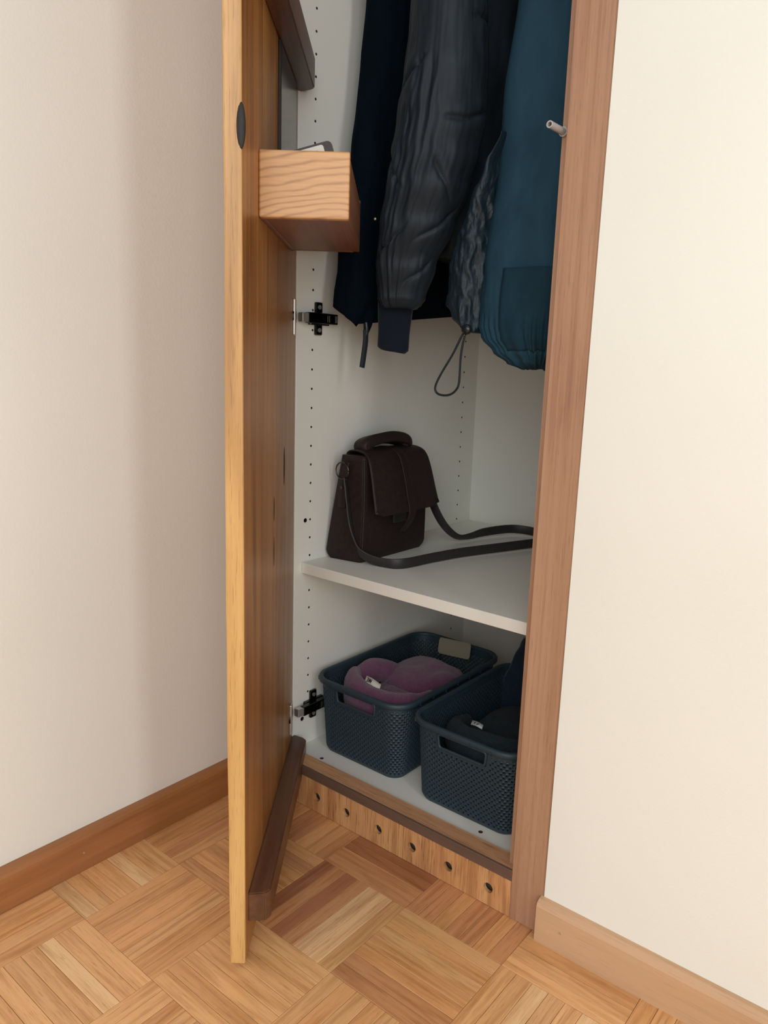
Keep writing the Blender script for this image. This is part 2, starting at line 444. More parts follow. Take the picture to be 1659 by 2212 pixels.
# sill in two strips: oak tread against the white floor, dark nosing in front
ZSI = 0.0735
sill = box('sill', (-0.0225, 0.0042, ZSI-0.016), (XFI, YC-0.0005, ZSI-0.0004), M_SILL, WR, 0.0006, 1)
bm = bmesh.new(); add_box(bm, (-0.03, 0.0115, ZSI-0.0012), (XFI-0.012, 0.0125, ZSI+0.002)); boolean_cut(sill, bm)
n_ = box('sill_nosing', (-0.0225, -0.0004, ZSI-0.0165), (XFI, 0.0042, ZSI), M_SILLD, WR, 0.0005, 1); n_['label'] = 'dark brown front edge of the sill'
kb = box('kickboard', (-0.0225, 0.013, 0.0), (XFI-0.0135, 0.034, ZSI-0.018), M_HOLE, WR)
kb['label'] = 'oak kickboard of glued staves with a row of six round vent holes'
kx = [-0.0225, 0.060, 0.1125, 0.148, 0.185, 0.2685, 0.336, 0.401, XFI]
for xa, xb in zip(kx, kx[1:]):
    st_ = box('stave', (xa+0.00015, 0.0002, 0.0006), (xb-0.00015, 0.0065, ZSI-0.0167), M_KICK, kb, 0.0003, 1)
    bm = bmesh.new(); hit = 0
    for x in (0.0285, 0.0958, 0.1629, 0.2315, 0.2993, 0.3667, 0.4363):
        if xa < x < xb: add_cyl(bm, (x, -0.004, 0.0285), (0, 1, 0), 0.0076, 0.026, 24); hit = 1
    if hit: boolean_cut(st_, bm)
    else: bm.free()
# push-latch pin on the frame rebate
bm = bmesh.new()
add_cyl(bm, (0.4619, YFD, 1.0292), (0, -1, 0), 0.0055, 0.0035, 20)
r1 = add_cyl(bm, (0.4619, YFD-0.0035, 1.0292), (0, -1, 0), 0.0040, 0.0335, 20)
pin = bm_obj('latch_pin', bm, M_PIN, WR, False)
bm = bmesh.new(); add_cyl(bm, (0.4619, -0.03, 1.0292), (0, 1, 0), 0.0027, 0.02, 16); boolean_cut(pin, bm)

# hinges
def hinge(zc):
    h = box('hinge', (0.0075, 0.046, zc-0.0085), (0.0175, 0.1145, zc+0.0085), M_NICKEL, WR, 0.0012, 2)
    box('mounting_plate', (0.0, 0.0745, zc-0.0265), (0.0060, 0.0895, zc+0.0265), M_NICKEL, h, 0.0018, 2)
    box('plate_spine', (0.0, 0.060, zc-0.0105), (0.0075, 0.105, zc+0.0095), M_NICKEL, h, 0.001, 1)
    for dz in (-0.0185, 0.0185): one_cyl('screw', (0.0058, 0.082, zc+dz), (1, 0, 0), 0.0036, 0.0012, M_STEEL, h)
    for y in (0.082, 0.101): one_cyl('screw', (0.0172, y, zc), (1, 0, 0), 0.0034, 0.0010, M_NICKEL, h)
    for y in (0.0895, 0.0935, 0.108, 0.111): box('arm_ridge', (0.0172, y, zc-0.0055), (0.0178, y+0.0009, zc+0.0055), M_STEEL, h)
    # link bent towards the door cup
    prism('link', [(0.0045, 0.034), (0.0155, 0.034), (0.0165, 0.0475), (0.0055, 0.0475)], 2, zc-0.0072, zc+0.0072, M_STEEL, h, 0.0008)
ZH1, ZH2 = 0.8265, 0.1420
hinge(ZH1); hinge(ZH2)

# ------------------------------------------------------------------ the door (local x along the leaf, y towards the inside)
TH, DW, DT, ZB, DH = 0.8993, 0.4303, 0.0202, 0.0085, 2.02
ed = [0.0, 0.098, 0.192, 0.305, DW]
def stave(name, u0, u1, parent, free=False):
    nz = 60; rs = []
    for i in range(nz+1):
        z = ZB+(DH-ZB)*i/nz
        wob = 0.0
        if free: wob = 0.0016*noise.noise(Vector((0.3, 0.7, z*3.1))) + 0.0010*noise.noise(Vector((4.3, 1.7, z*9)))
        b = 0.0022 if free else 0.0005; c = 0.0006
        v1 = 0.0; v0 = -DT+(wob*1.3 if free else 0)
        U1 = u1+(wob if free else 0)
        rs.append([(u0+c, v0, z), (U1-b, v0, z), (U1-b*.3, v0+b*.3, z), (U1, v0+b, z), (U1, v1-b, z), (U1-b*.3, v1-b*.3, z), (U1-b, v1, z), (u0+c, v1, z), (u0, v1-c, z), (u0, v0+c, z)])
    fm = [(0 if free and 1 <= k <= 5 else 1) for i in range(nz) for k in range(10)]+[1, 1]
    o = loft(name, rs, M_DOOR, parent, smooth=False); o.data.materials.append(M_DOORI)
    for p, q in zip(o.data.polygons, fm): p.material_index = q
    return o
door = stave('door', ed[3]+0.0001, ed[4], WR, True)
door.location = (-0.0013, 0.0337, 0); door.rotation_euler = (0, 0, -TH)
door['label'] = 'oak plank door standing half open'
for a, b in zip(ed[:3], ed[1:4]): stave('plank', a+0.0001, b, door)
def batten(za, zb):
    V = 0.0275; u0, u1 = 0.002, 0.409
    pr = [(u0-0.010, 0), (u1+0.004, 0), (u1, V-0.006), (u1-0.006, V), (u0+0.008, V), (u0+0.002, V-0.008)]
    o = prism('batten', pr, 2, za, zb, M_BAT, door, 0.0016)
    return o
batten(0.053, 0.0940)['label'] = 'lower dovetailed batten near the floor'
batten(1.162, 1.2040)['label'] = 'upper dovetailed batten'
batten(1.75, 1.79)
# storage box
BU1 = DW-0.1061; BU0 = BU1-0.2611; BD = 0.1039; BZ0, BZ1 = 0.9199, 0.9930
bm = bmesh.new()
add_box(bm, (BU0+0.002, 0.004, BZ0+0.0006), (BU1, BD-0.0105, BZ0+0.010))
add_box(bm, (BU0, BD-0.011, BZ0), (BU1, BD, BZ1-0.004), 0.002)
add_box(bm, (BU0, 0.0002, BZ0), (BU0+0.011, BD, BZ1), 0.002)
add_box(bm, (BU0, 0.0002, BZ0), (BU1, 0.006, BZ1-0.004), 0.001)
tray = bm_obj('storage_box', bm, M_BOX, door)
tray['label'] = 'open oak box mounted on the inside of the door'
e_ = box('box_end', (BU1-0.0005, 0.0002, BZ0-0.0003), (BU1+0.0115, BD+0.0003, BZ1), M_BOXE, door, 0.0022, 3)
e_['label'] = 'light oak end of the door box with flowing grain'
# mirror on the door inside
mi = box('mirror', (0.030, 0.0002, 0.955), (0.190, 0.0030, 1.160), M_MIRROR, door, 0.0006, 1)
bm = bmesh.new(); add_box(bm, (0.190, 0.0002, 0.955), (0.1945, 0.0042, 1.160), 0.0006)
bm_obj('mirror_edge', bm, M_DARK, door)
for u, v, z, ru, rv, rz in ((DW-0.0008, -0.0012, 0.9905, 0.0030, 0.0050, 0.0225), (0.212, 0.0, 0.552, 0.0035, 0.0004, 0.018), (0.212, 0.0, 0.490, 0.003, 0.0004, 0.022), (0.115, 0.0, 0.60, 0.007, 0.0004, 0.03)):
    bm = bmesh.new(); bmesh.ops.create_uvsphere(bm, u_segments=20, v_segments=12, radius=1.0)
    for q in bm.verts: q.co = Vector((u+q.co.x*ru, v+q.co.y*rv, z+q.co.z*rz*(1+0.15*q.co.x)))
    bm_obj('knot', bm, M_DARK, door, True)
for zc in (ZH1, ZH2):
    cp = box('hinge_cup', (0.022, 0.0, zc-0.0295), (0.034, 0.0042, zc+0.0265), M_STEEL, door, 0.0015, 2)
    bm = bmesh.new(); add_cyl(bm, (0.019, -0.001, zc), (0, 1, 0), 0.0165, 0.0035, 32)
    bm_obj('cup_ring', bm, M_NICKEL, door, False)

# ------------------------------------------------------------------ card wallet in the door box
def door_to_world(u, v, z):
    return Vector((-0.0013+u*math.cos(TH)+v*math.sin(TH), 0.0337-u*math.sin(TH)+v*math.cos(TH), z))
M_WALLET = plain('dark_wallet', (52, 40, 38), 0.55, noise_amt=0.1, nscale=500, bumpd=0.0003)
M_PAPER = plain('paper_label', (212, 206, 196), 0.7, noise_amt=0.02)
M_PAPERG = plain('grey_print', (136, 128, 122), 0.8, noise_amt=0.05)
wal = thing('card_wallet', 'dark brown card holder with a white label leaning in the door box', 'wallet', door_to_world(0.288, 0.050, BZ0+0.0105), -TH+math.pi/2)
def rrect(w_, h_, r_, n=6):
    out = []
    for cx, cy, a0 in ((w_/2-r_, h_/2-r_, 0), (-w_/2+r_, h_/2-r_, 90), (-w_/2+r_, -h_/2+r_, 180), (w_/2-r_, -h_/2+r_, 270)):
        for k in range(n+1):
            a = math.radians(a0+90*k/n); out.append((cx+r_*math.cos(a), cy+r_*math.sin(a)))
    return out
def card_piece(name, w_, h_, r_, t0, t1, dx, dz, mat, tilt, par, org=(0, 0)):
    c, s = math.cos(tilt), math.sin(tilt)
    prof = []
    for a, b in rrect(w_, h_, r_):
        a += dx; b += dz; prof.append((org[0]+a*c-b*s, org[1]+a*s+b*c))
    return prism(name, prof, 1, t0, t1, mat, par)
# local: x across the box (towards v), y normal, z up
WT = 0.28
WO = (0.0, 0.0428)
card_piece('wallet_body', 0.078, 0.068, 0.006, -0.003, 0.003, 0, 0, M_WALLET, WT, wal, WO)
card_piece('card_label', 0.064, 0.0115, 0.003, -0.0040, -0.0030, -0.0035, 0.0255, M_PAPER, WT, wal, WO)
card_piece('card_label', 0.064, 0.018, 0.003, -0.0040, -0.0030, -0.0035, 0.0095, M_PAPER, WT, wal, WO)
for dx, ww in ((0.010, 0.022), (-0.018, 0.018)):
    card_piece('print_mark', ww, 0.0032, 0.0012, -0.0043, -0.0038, dx, 0.0245, M_PAPERG, WT, wal, WO)

# ------------------------------------------------------------------ clothes
def fabric(name, rgb, rough, sheen, wr_scale, wr_dist, weave=1400, spec=0.2):
    m, nt, b = new_mat(name)
    n = tex_noise(nt, obj_vec(nt, (wr_scale*2.2, wr_scale*2.2, wr_scale), False), 1, 5, 0.6, 0.8)
    n2 = tex_noise(nt, obj_vec(nt, (weave,)*3, False), 1, 1, 0.5)
    c = lin(*rgb)
    col = ramp(nt, n, [(0.25, tuple(x*0.8 for x in c[:3])+(1,)), (0.75, tuple(x*1.2 for x in c[:3])+(1,))])
    nt.links.new(col, b.inputs['Base Color']); b.inputs['Roughness'].default_value = rough
    b.inputs['Sheen Weight'].default_value = sheen; b.inputs['Specular IOR Level'].default_value = spec
    h = math_n(nt, 'ADD', math_n(nt, 'MULTIPLY', n, 1.0), math_n(nt, 'MULTIPLY', n2, 0.06))
    bump(nt, b, h, 0.7, wr_dist); return m
M_COAT1 = fabric('black_navy_cloth', (7, 16, 25), 0.9, 0.0, 14, 0.003, spec=0.06)
M_PUFF = fabric('charcoal_nylon', (36, 43, 50), 0.5, 0.0, 16, 0.0006, spec=0.2)
M_BLUE = fabric('petrol_blue_softshell', (39, 68, 84), 0.8, 0.0, 9, 0.0010, spec=0.1)
M_BLUEW = fabric('blue_black_nylon', (22, 38, 47), 0.45, 0.0, 30, 0.003, spec=0.35)
M_CORD = plain('black_cord', (22, 30, 36), 0.7, noise_amt=0.2, nscale=900)
M_TOG = plain('toggle_plastic', (26, 32, 38), 0.25, noise_amt=0.05)
M_HANG = plain('hanger_wood', (150, 108, 70), 0.5, noise_amt=0.1, nscale=60)

def sgnpow(x, p): return math.copysign(abs(x)**p, x)
def ring(cx, cy, hx, hy, z, n=96, e=0.6, wr=0.0, ws=(20, 20, 6), seed=0.0, zf=None, fold=0.0, nf=11):
    out = []
    for k in range(n):
        a = 2*math.pi*k/n
        dx, dy = sgnpow(math.cos(a), e), sgnpow(math.sin(a), e)
        p = Vector((cx+hx*dx, cy+hy*dy, z))
        if zf: p.z = zf(p.x, p.y, z)
        nrm = Vector((math.cos(a), math.sin(a), 0))
        d = wr*noise.fractal(Vector((p.x*ws[0]+seed, p.y*ws[1], p.z*ws[2])), 0.9, 2.0, 4) if wr else 0
        if fold: d += fold*math.sin(nf*a+seed+6*noise.noise(Vector((p.x*8, p.y*8, seed))))
        out.append(p+nrm*d)
    return out

RAILZ, RAILY = 1.86, 0.31
bm = bmesh.new(); add_cyl(bm, (0.0, RAILY, RAILZ), (1, 0, 0), 0.0125, XR, 24)
bm_obj('hanging_rail', bm, M_NICKEL, WR, True)
def hanger(x, label):
    t = thing('coat_hanger', label, 'hanger', (x, RAILY, 1.60), 0, 'coat hangers on the wardrobe rail')
    bm = bmesh.new()
    pts = [(0, -0.19, 0.0), (0, -0.10, 0.045), (0, 0, 0.07), (0, 0.10, 0.045), (0, 0.19, 0.0)]
    tube('hanger_bar', pts, 0.009, M_HANG, t)
    hk = [(0, 0, 0.075), (0, 0, 0.20), (0, 0.004, 0.235), (0, 0.0165, 0.262), (0, 0, 0.2765), (0, -0.0165, 0.262), (0, -0.0165, 0.252)]
    tube('hanger_hook', hk, 0.0019, M_STEEL, t, 8)

# coat 1: dark navy, against the left panel
c1 = thing('long_coat', 'near-black navy coat hanging against the left cabinet side, leftmost of the clothes', 'coat', (0.066, RAILY, 0.86))
def c1z(x, y, z):
    if z > 0.93: return z
    # the front corner of the open coat dips below the hem
    q = x*0.76+y*0.62
    if q < 0.072: d = -0.006
    elif q < 0.114: d = -0.006-0.034*(q-0.072)/0.042
    elif q < 0.127: d = -0.040+0.018*(q-0.114)/0.013
    elif q < 0.130: d = -0.022*(0.130-q)/0.003
    else: d = 0.0
    return z+d*max(0, min(1, (0.93-z)/0.06))
T1 = [  # z, x0, x1, y0, y1
    (0.857, 0.028, 0.090, 0.074, 0.47), (0.92, 0.028, 0.090, 0.083, 0.47), (1.08, 0.030, 0.098, 0.106, 0.48),
    (1.22, 0.030, 0.104, 0.122, 0.50), (1.32, 0.034, 0.102, 0.128, 0.51), (1.50, 0.036, 0.100, 0.10, 0.52), (1.60, 0.044, 0.094, 0.11, 0.51), (1.655, 0.056, 0.082, 0.20, 0.42), (1.68, 0.062, 0.076, 0.26, 0.36)]
rs = []
zl = [0.857+0.0125*i for i in range(66)]
for z in zl:
    x0, x1, y0, y1 = lerp_tab(T1, z)
    rs.append(ring((x0+x1)/2-0.066, (y0+y1)/2-RAILY, (x1-x0)/2, (y1-y0)/2, z-0.86, 140, 0.45, 0.006, (26, 16, 3.5), 3.1, lambda x, y, zz: c1z(x+0.066, y+RAILY, zz+0.86)-0.86))
loft('coat_body', rs, M_COAT1, c1)
# zip pull hanging from the front corner
zx, zy, zz = 0.083-0.066, 0.108-RAILY, 0.822-0.86
prism('zip_placket', [(zy-0.002, zz-0.016), (zy+0.004, zz-0.02), (zy+0.014, zz-0.004), (zy+0.022, zz+0.022), (zy+0.014, zz+0.034), (zy-0.004, zz+0.01)], 0, zx-0.001, zx+0.004, M_COAT1, c1, 0.0006)
ribbon('zip_pull', [(zx+0.002, zy, zz-0.012), (zx+0.003, zy-0.001, zz-0.03), (zx+0.003, zy-0.004, zz-0.05), (zx+0.003, zy-0.008, zz-0.072)], 0.0095, 0.004, [(0, 1, 0)]*4, M_CORD, c1)
tube('zip_slider', [(zx+0.003, zy-0.001, zz), (zx+0.004, zy, zz-0.010), (zx+0.003, zy+0.001, zz-0.02)], 0.0032, M_TOG, c1)

# coat 2: charcoal quilted jacket, sleeve at the front
c2 = thing('quilted_jacket', 'charcoal grey quilted jacket with its puffy sleeve hanging foremost, middle of the clothes', 'jacket', (0.19, RAILY, 0.90))
T2 = [(0.93, 0.125, 0.20, 0.20, 0.46), (1.05, 0.118, 0.235, 0.185, 0.48), (1.25, 0.125, 0.245, 0.17, 0.50), (1.5, 0.14, 0.235, 0.12, 0.51), (1.60, 0.155, 0.225, 0.12, 0.51), (1.655, 0.178, 0.202, 0.20, 0.42), (1.68, 0.183, 0.197, 0.26, 0.36)]
rs = []
for i in range(61):
    z = 0.93+0.0125*i; x0, x1, y0, y1 = lerp_tab(T2, z)
    q = 0.004*abs(math.sin(math.pi*(z-0.93)/0.11))
    rs.append(ring((x0+x1)/2-0.19, (y0+y1)/2-RAILY, (x1-x0)/2+q, (y1-y0)/2+q, z-0.90, 96, 0.6, 0.006, (22, 22, 8), 8.0))
loft('jacket_body', rs, M_PUFF, c2)
TS = [  # z, cx, half width at plane y=0.13
    (0.8435, 0.1370, 0.0340), (0.850, 0.1375, 0.0425), (0.858, 0.1387, 0.0486), (0.906, 0.1456, 0.0603), (0.967, 0.1642, 0.073), (1.019, 0.1814, 0.0795), (1.06, 0.192, 0.0815), (1.109, 0.2005, 0.0815),
    (1.17, 0.205, 0.0765), (1.233, 0.2064, 0.0705), (1.30, 0.206, 0.068), (1.45, 0.20, 0.062), (1.55, 0.196, 0.05), (1.60, 0.193, 0.035)]
# stitched quilting seams: height, slope, middle angle, angular reach
seams = [(1.105, 0.014, -0.2, 0.75), (1.235, -0.006, 0.15, 0.5), (0.962, 0.045, -0.35, 0.6), (0.925, 0.050, -1.9, 0.75), (1.040, -0.050, -2.1, 0.6), (1.16, 0.045, -2.0, 0.6), (1.02, -0.06, -0.6, 0.4), (0.895, 0.04, -0.5, 0.5), (1.33, 0.02, -1.0, 1.5), (1.44, -0.02, -1.0, 1.5)]
rs = []; n = 200
for i in range(270):
    z = 0.8435+i*(1.60-0.8435)/269
    cx, hw = lerp_tab(TS, z)
    cy = 0.13+max(0, z-1.3)*0.15
    row = []
    for k in range(n):
        a = 2*math.pi*k/n-math.pi
        p = Vector((cx+0.80*hw*math.cos(a), cy+0.75*hw*math.sin(a), z)); nr = Vector((math.cos(a)/.8, math.sin(a)/.75, 0)).normalized()
        ca, sa = math.cos(a), math.sin(a)
        # long soft creases running down the sleeve, gathered along one line left of the middle
        big = noise.fractal(Vector((ca*1.6+z*1.2, sa*1.6, z*5.0)), 0.9, 2.0, 3)
        q = 1-2.2*abs(noise.noise(Vector((ca*4.6+2.0*z+3, sa*4.6-1.3*z, z*5.5))))
        q2 = 1-2.2*abs(noise.noise(Vector((ca*9.0-2.5*z+7, sa*9.0+2.0*z, z*11))))
        near = math.exp(-((a+1.60)/0.55)**2)*max(0.15, min(1, (1.20-z)/0.06))
        d = 0.0030*big+near*(0.0070*(q-0.2)+0.0018*q2)+0.0004*q2
        for sz, sl, am, aw in seams:
            da = abs(a-am)/aw
            if da < 1:
                zz_ = sz+sl*(a-am)+0.003*math.sin(5*a)
                t = abs(z-zz_)
                d -= 0.0042*math.exp(-(t/0.0032)**2)*(1-da**4)-0.0016*math.exp(-((t-0.014)/0.010)**2)*(1-da**2)
        if z < 0.90: d *= 0.5+0.5*(z-0.8435)/0.0565
        row.append((p.x-0.19+nr.x*d, p.y-RAILY+nr.y*d, z-0.90))
    rs.append(row)
loft('sleeve', rs, M_PUFF, c2)
# inner storm cuff hanging out of the sleeve
rs = []
M_CUFF = fabric('navy_knit_cuff', (9, 20, 32), 0.85, 0.2, 40, 0.0005)
for i in range(21):
    t = i/20; z = 0.868-0.0915*t
    ca = Vector((0.1285-0.0035*t, 0.13, 0)); hw = 0.0295-0.004*min(1, t*1.5)
    if t > 0.93: hw -= 0.006*((t-0.93)/0.07)**2
    row = []
    for k in range(40):
        a = 2*math.pi*k/40
        # flat sided tube facing the camera, lower right corner slightly lower
        q = Vector((0.80, 0.60, 0))*hw*sgnpow(math.cos(a), 0.7) + Vector((-0.6, 0.8, 0))*0.009*sgnpow(math.sin(a), 0.8)
        row.append((ca.x+q.x-0.19, ca.y+q.y-RAILY, z-0.003*math.cos(a)*t-0.90))
    rs.append(row)
loft('inner_cuff', rs, M_CUFF, c2)
bm = bmesh.new(); bmesh.ops.create_uvsphere(bm, u_segments=12, v_segments=8, radius=0.0022)
o = bm_obj('snap_button', bm, M_STEEL, c2, True); o.location = (0.1155-0.19, 0.088-RAILY, 0.9745-0.90)

# coat 3: petrol blue jacket with gathered hem
c3 = thing('hooded_jacket', 'petrol blue jacket with gathered hem and drawcord, rightmost of the clothes', 'jacket', (0.35, RAILY, 0.78))
T3 = [  # z, xl, xr, y0
    (0.757, 0.352, 0.398, 0.125), (0.765, 0.334, 0.415, 0.107), (0.780, 0.312, 0.428, 0.097), (0.80, 0.290, 0.436, 0.092), (0.815, 0.282, 0.438, 0.092), (0.84, 0.279, 0.440, 0.094), (0.90, 0.282, 0.440, 0.096),
    (1.03, 0.296, 0.440, 0.10), (1.12, 0.297, 0.440, 0.10), (1.25, 0.308, 0.440, 0.106), (1.5, 0.31, 0.425, 0.10), (1.60, 0.325, 0.405, 0.11), (1.655, 0.352, 0.378, 0.20), (1.68, 0.357, 0.373, 0.26)]
rs = []; n = 220
zs_ = [0.757+0.0035*i for i in range(24)]+[0.841+0.0085*i for i in range(99)]
for z in zs_:
    xl, xr, y0 = lerp_tab(T3, z); y1 = 0.50 if z < 1.6 else (0.50-(z-1.6)*1.7)
    row = []
    for k in range(n):
        a = 2*math.pi*k/n
        dx, dy = sgnpow(math.cos(a), 0.55), sgnpow(math.sin(a), 0.40)
        p = Vector(((xl+xr)/2+(xr-xl)/2*dx, (y0+y1)/2+(y1-y0)/2*dy, z))
        nr = Vector((math.cos(a), math.sin(a), 0))
        d = 0.0025*noise.fractal(Vector((p.x*9, p.y*9, p.z*3)), 0.9, 2, 3)
        # crumpled front end and gathered hem
        frontness = max(0, -math.sin(a))**1.5*max(0, min(1, (0.40-p.x)/0.10))
        low = max(0, min(1, (1.02-z)/0.10))
        d += frontness*low*(0.0025*noise.fractal(Vector((p.x*34, p.y*30, p.z*14)), 0.8, 2, 4))
        hem = max(0, min(1, (0.835-z)/0.03))
        d += hem*0.0030*math.sin(52*a+3*noise.noise(Vector((a*3, 0, 0))))
        lift = hem*0.13*max(0, p.y-0.17)*0.9 + hem*0.004*noise.noise(Vector((a*9, 2, 0)))
        row.append((p.x+nr.x*d-0.35, p.y+nr.y*d-RAILY, p.z+min(lift, 0.03)-0.78))
    rs.append(row)
loft('jacket_body', rs, M_BLUE, c3)
# hem pocket panel laid on the outer face, low on the front
i0 = min(range(len(zs_)), key=lambda i: abs(zs_[i]-0.782)); i1 = min(range(len(zs_)), key=lambda i: abs(zs_[i]-0.888))
k0, k1 = int(n*(2*math.pi-1.62)/(2*math.pi)), int(n*(2*math.pi-1.05)/(2*math.pi))
vs, fs = [], []; nk = k1-k0+1; ni = i1-i0+1
for lay in (0.0028, -0.001):
    for i in range(i0, i1+1):
        for k in range(k0, k1+1): x, y, z = rs[i][k]; vs.append((x, y-lay, z))
for i in range(ni-1):
    for k in range(nk-1):
        a = i*nk+k; fs.append((a, a+1, a+nk+1, a+nk)); b = a+ni*nk; fs.append((b, b+nk, b+nk+1, b+1))
rim_ = [k for k in range(nk)]+[i*nk+nk-1 for i in range(1, ni)]+[(ni-1)*nk+k for k in range(nk-2, -1, -1)]+[i*nk for i in range(ni-2, 0, -1)]
for a, b in zip(rim_, rim_[1:]+rim_[:1]): fs.append((b, a, a+ni*nk, b+ni*nk))
mesh_obj('hem_pocket', vs, fs, fabric('dark_petrol_cloth', (31, 56, 70), 0.8, 0.0, 9, 0.0008, spec=0.1), c3, True)
# crumpled nylon side of the jacket, gathered by the cord
TG = [(0.806, 0.290, 0.010), (0.815, 0.284, 0.019), (0.827, 0.276, 0.026), (0.85, 0.270, 0.030), (0.895, 0.271, 0.030), (0.94, 0.280, 0.024), (0.98, 0.292, 0.018), (1.03, 0.307, 0.009), (1.07, 0.328, 0.002)]
rs = []; n = 120
for i in range(110):
    z = 0.806+0.264*i/109; cx, hw = lerp_tab(TG, z); row = []
    for k in range(n):
        a = 2*math.pi*k/n
        p = Vector((cx+hw*math.cos(a), 0.128+0.034*math.sin(a), z)); nr = Vector((math.cos(a), math.sin(a), 0))
        d = 0.007*(0.4-abs(noise.noise(Vector((p.x*60+z*10, p.y*60, z*26)))))+0.004*noise.fractal(Vector((p.x*50, p.y*50, z*22)), 0.8, 2, 4)
        d *= min(1, hw/0.02)
        row.append((p.x+nr.x*d-0.35, p.y+nr.y*d-RAILY, p.z-0.78))
    rs.append(row)
loft('gathered_side', rs, M_BLUEW, c3)
tube('drawcord', [(-0.0575, 0.093-RAILY, 0.0294), (-0.0635, 0.0885-RAILY, 0.0229), (-0.078, 0.088-RAILY, -0.004), (-0.0985, 0.089-RAILY, -0.034), (-0.1085, 0.09-RAILY, -0.052), (-0.1075, 0.09-RAILY, -0.061), (-0.0985, 0.09-RAILY, -0.0655), (-0.0834, 0.09-RAILY, -0.0647), (-0.0715, 0.089-RAILY, -0.0575), (-0.0655, 0.088-RAILY, -0.045), (-0.0645, 0.0875-RAILY, -0.0085), (-0.059, 0.087-RAILY, 0.020), (-0.0545, 0.092-RAILY, 0.0285)], 0.00165, M_CORD, c3)
bm = bmesh.new(); bmesh.ops.create_uvsphere(bm, u_segments=18, v_segments=12, radius=1)
for q in bm.verts: q.co = Vector((q.co.x*0.0085, q.co.y*0.006, q.co.z*0.0075))
o = bm_obj('cord_toggle', bm, M_TOG, c3, True); o.location = (-0.057, 0.0875-RAILY, 0.0295)
# hem pocket panel lying on the outer face
hanger(0.066, 'wooden hanger on the wardrobe rail carrying the near-black navy coat'); hanger(0.19, 'wooden hanger on the wardrobe rail carrying the charcoal quilted jacket'); hanger(0.365, 'wooden hanger on the wardrobe rail carrying the petrol blue jacket')

# ------------------------------------------------------------------ leather bag on the shelf
M_LEA = plain('dark_brown_leather', (40, 27, 27), 0.55, spec=0.3, noise_amt=0.25, nscale=160, bumpd=0.0006)
M_LEA2 = plain('dark_strap_leather', (42, 38, 38), 0.5, noise_amt=0.2, nscale=200, bumpd=0.0004)
M_RING = plain('aged_brass', (90, 84, 76), 0.3, 1.0, noise_amt=0.1)
bag = thing('satchel', 'dark brown leather satchel with flap and top handle on the white shelf', 'bag', (0.0425, 0.2115, ZS1+0.0004), 0.0)
def rr_ring(x0, x1, y0, y1, z, r, n=6):
    out = []
    for cx, cy, a0 in ((x1-r, y1-r, 0), (x0+r, y1-r, 90), (x0+r, y0+r, 180), (x1-r, y0+r, 270)):
        for k in range(n+1):
            a = math.radians(a0+90*k/n); out.append((cx+r*math.cos(a), cy+r*math.sin(a), z))
    return out
rs = []
for i in range(26):
    t = i/25; z = 0.186*t
    bul = 0.003*math.sin(math.pi*t)
    x0 = -0.040+0.024*t**1.2; x1 = 0.0375-0.003*t+bul
    r = 0.006
    ins = 0.006 if i == 0 else (0.002 if i == 1 else 0)
    rs.append([(x, y-(0.16*(0.0375-x)*(1-0.6*t) if y < 0 else 0), zz) for x, y, zz in rr_ring(x0+ins, x1-ins, -0.094+0.005*t+ins, 0.094-0.005*t-ins, z, r)])
loft('bag_body', rs, M_LEA, bag)
# stitched piping along the front edges
for sy in (-1,):
    tube('piping', [(0.0362-0.003*t+0.003*math.sin(math.pi*t), sy*(0.0925-0.005*t), 0.186*t) for t in (0.05, .25, .5, .75, .97)], 0.0022, M_LEA, bag, 8)
# flap: over the top, flaring away from the front
prof = [(-0.018, 0.150), (-0.019, 0.176), (-0.014, 0.190), (0.0, 0.194), (0.020, 0.193), (0.034, 0.187), (0.043, 0.174), (0.051, 0.150), (0.059, 0.120), (0.066, 0.095), (0.068, 0.086)]
P = catmull([(a, 0, b) for a, b in prof], 5)
L = len(P); vs = []; fs = []; ny = 26
for i, p in enumerate(P):
    t = (P[min(i+1, L-1)]-P[max(i-1, 0)]).normalized(); nr = Vector((t.z, 0, -t.x))
    if nr.x+nr.z < 0: nr = -nr
    s = i/(L-1)
    for j in range(ny+1):
        v = -1+2*j/ny
        hw = 0.076+0.017*min(1, max(0, (s-0.25)/0.7))
        rnd = max(0, (s-0.93)/0.07)
        yy = v*hw*(1-0.05*rnd**2)
        edge = max(0, abs(v)-0.80)/0.20
        z_off = rnd*edge**2*0.012
        ce = 0.0015*math.exp(-(v/0.13)**2)
        sag = 0.004*s*math.cos(v*math.pi)*0.4
        for sgn in (1, -1):
            q = p+nr*(0.0013*sgn+ce+sag); vs.append((q.x, yy, q.z+z_off))
W2 = (ny+1)*2
for i in range(L-1):
    for j in range(ny):
        a = i*W2+j*2; b = a+2; c = a+W2; d = c+2
        fs.append((a, b, d, c)); fs.append((a+1, c+1, d+1, b+1))
    a = i*W2; fs.append((a, a+W2, a+W2+1, a+1)); a = i*W2+ny*2; fs.append((a, a+1, a+W2+1, a+W2))
for j in range(ny):
    a = j*2; fs.append((a, a+1, a+3, a+2)); a = (L-1)*W2+j*2; fs.append((a, a+2, a+3, a+1))
mesh_obj('flap', vs, fs, M_LEA, bag, True)
# closing strap down the middle of the flap with its buckle
ribbon('closing_strap', [(0.026, 0.004, 0.1950), (0.0445, 0.004, 0.182), (0.0565, 0.004, 0.150), (0.0655, 0.004, 0.115), (0.072, 0.004, 0.086), (0.0645, 0.004, 0.066), (0.050, 0.004, 0.046)], 0.020, 0.0028, [(0, 1, 0)]*7, M_LEA, bag)
bm = bmesh.new(); add_box(bm, (0.0395, -0.014, 0.062), (0.045, 0.022, 0.084), 0.0015); bm_obj('buckle', bm, M_LEA2, bag)
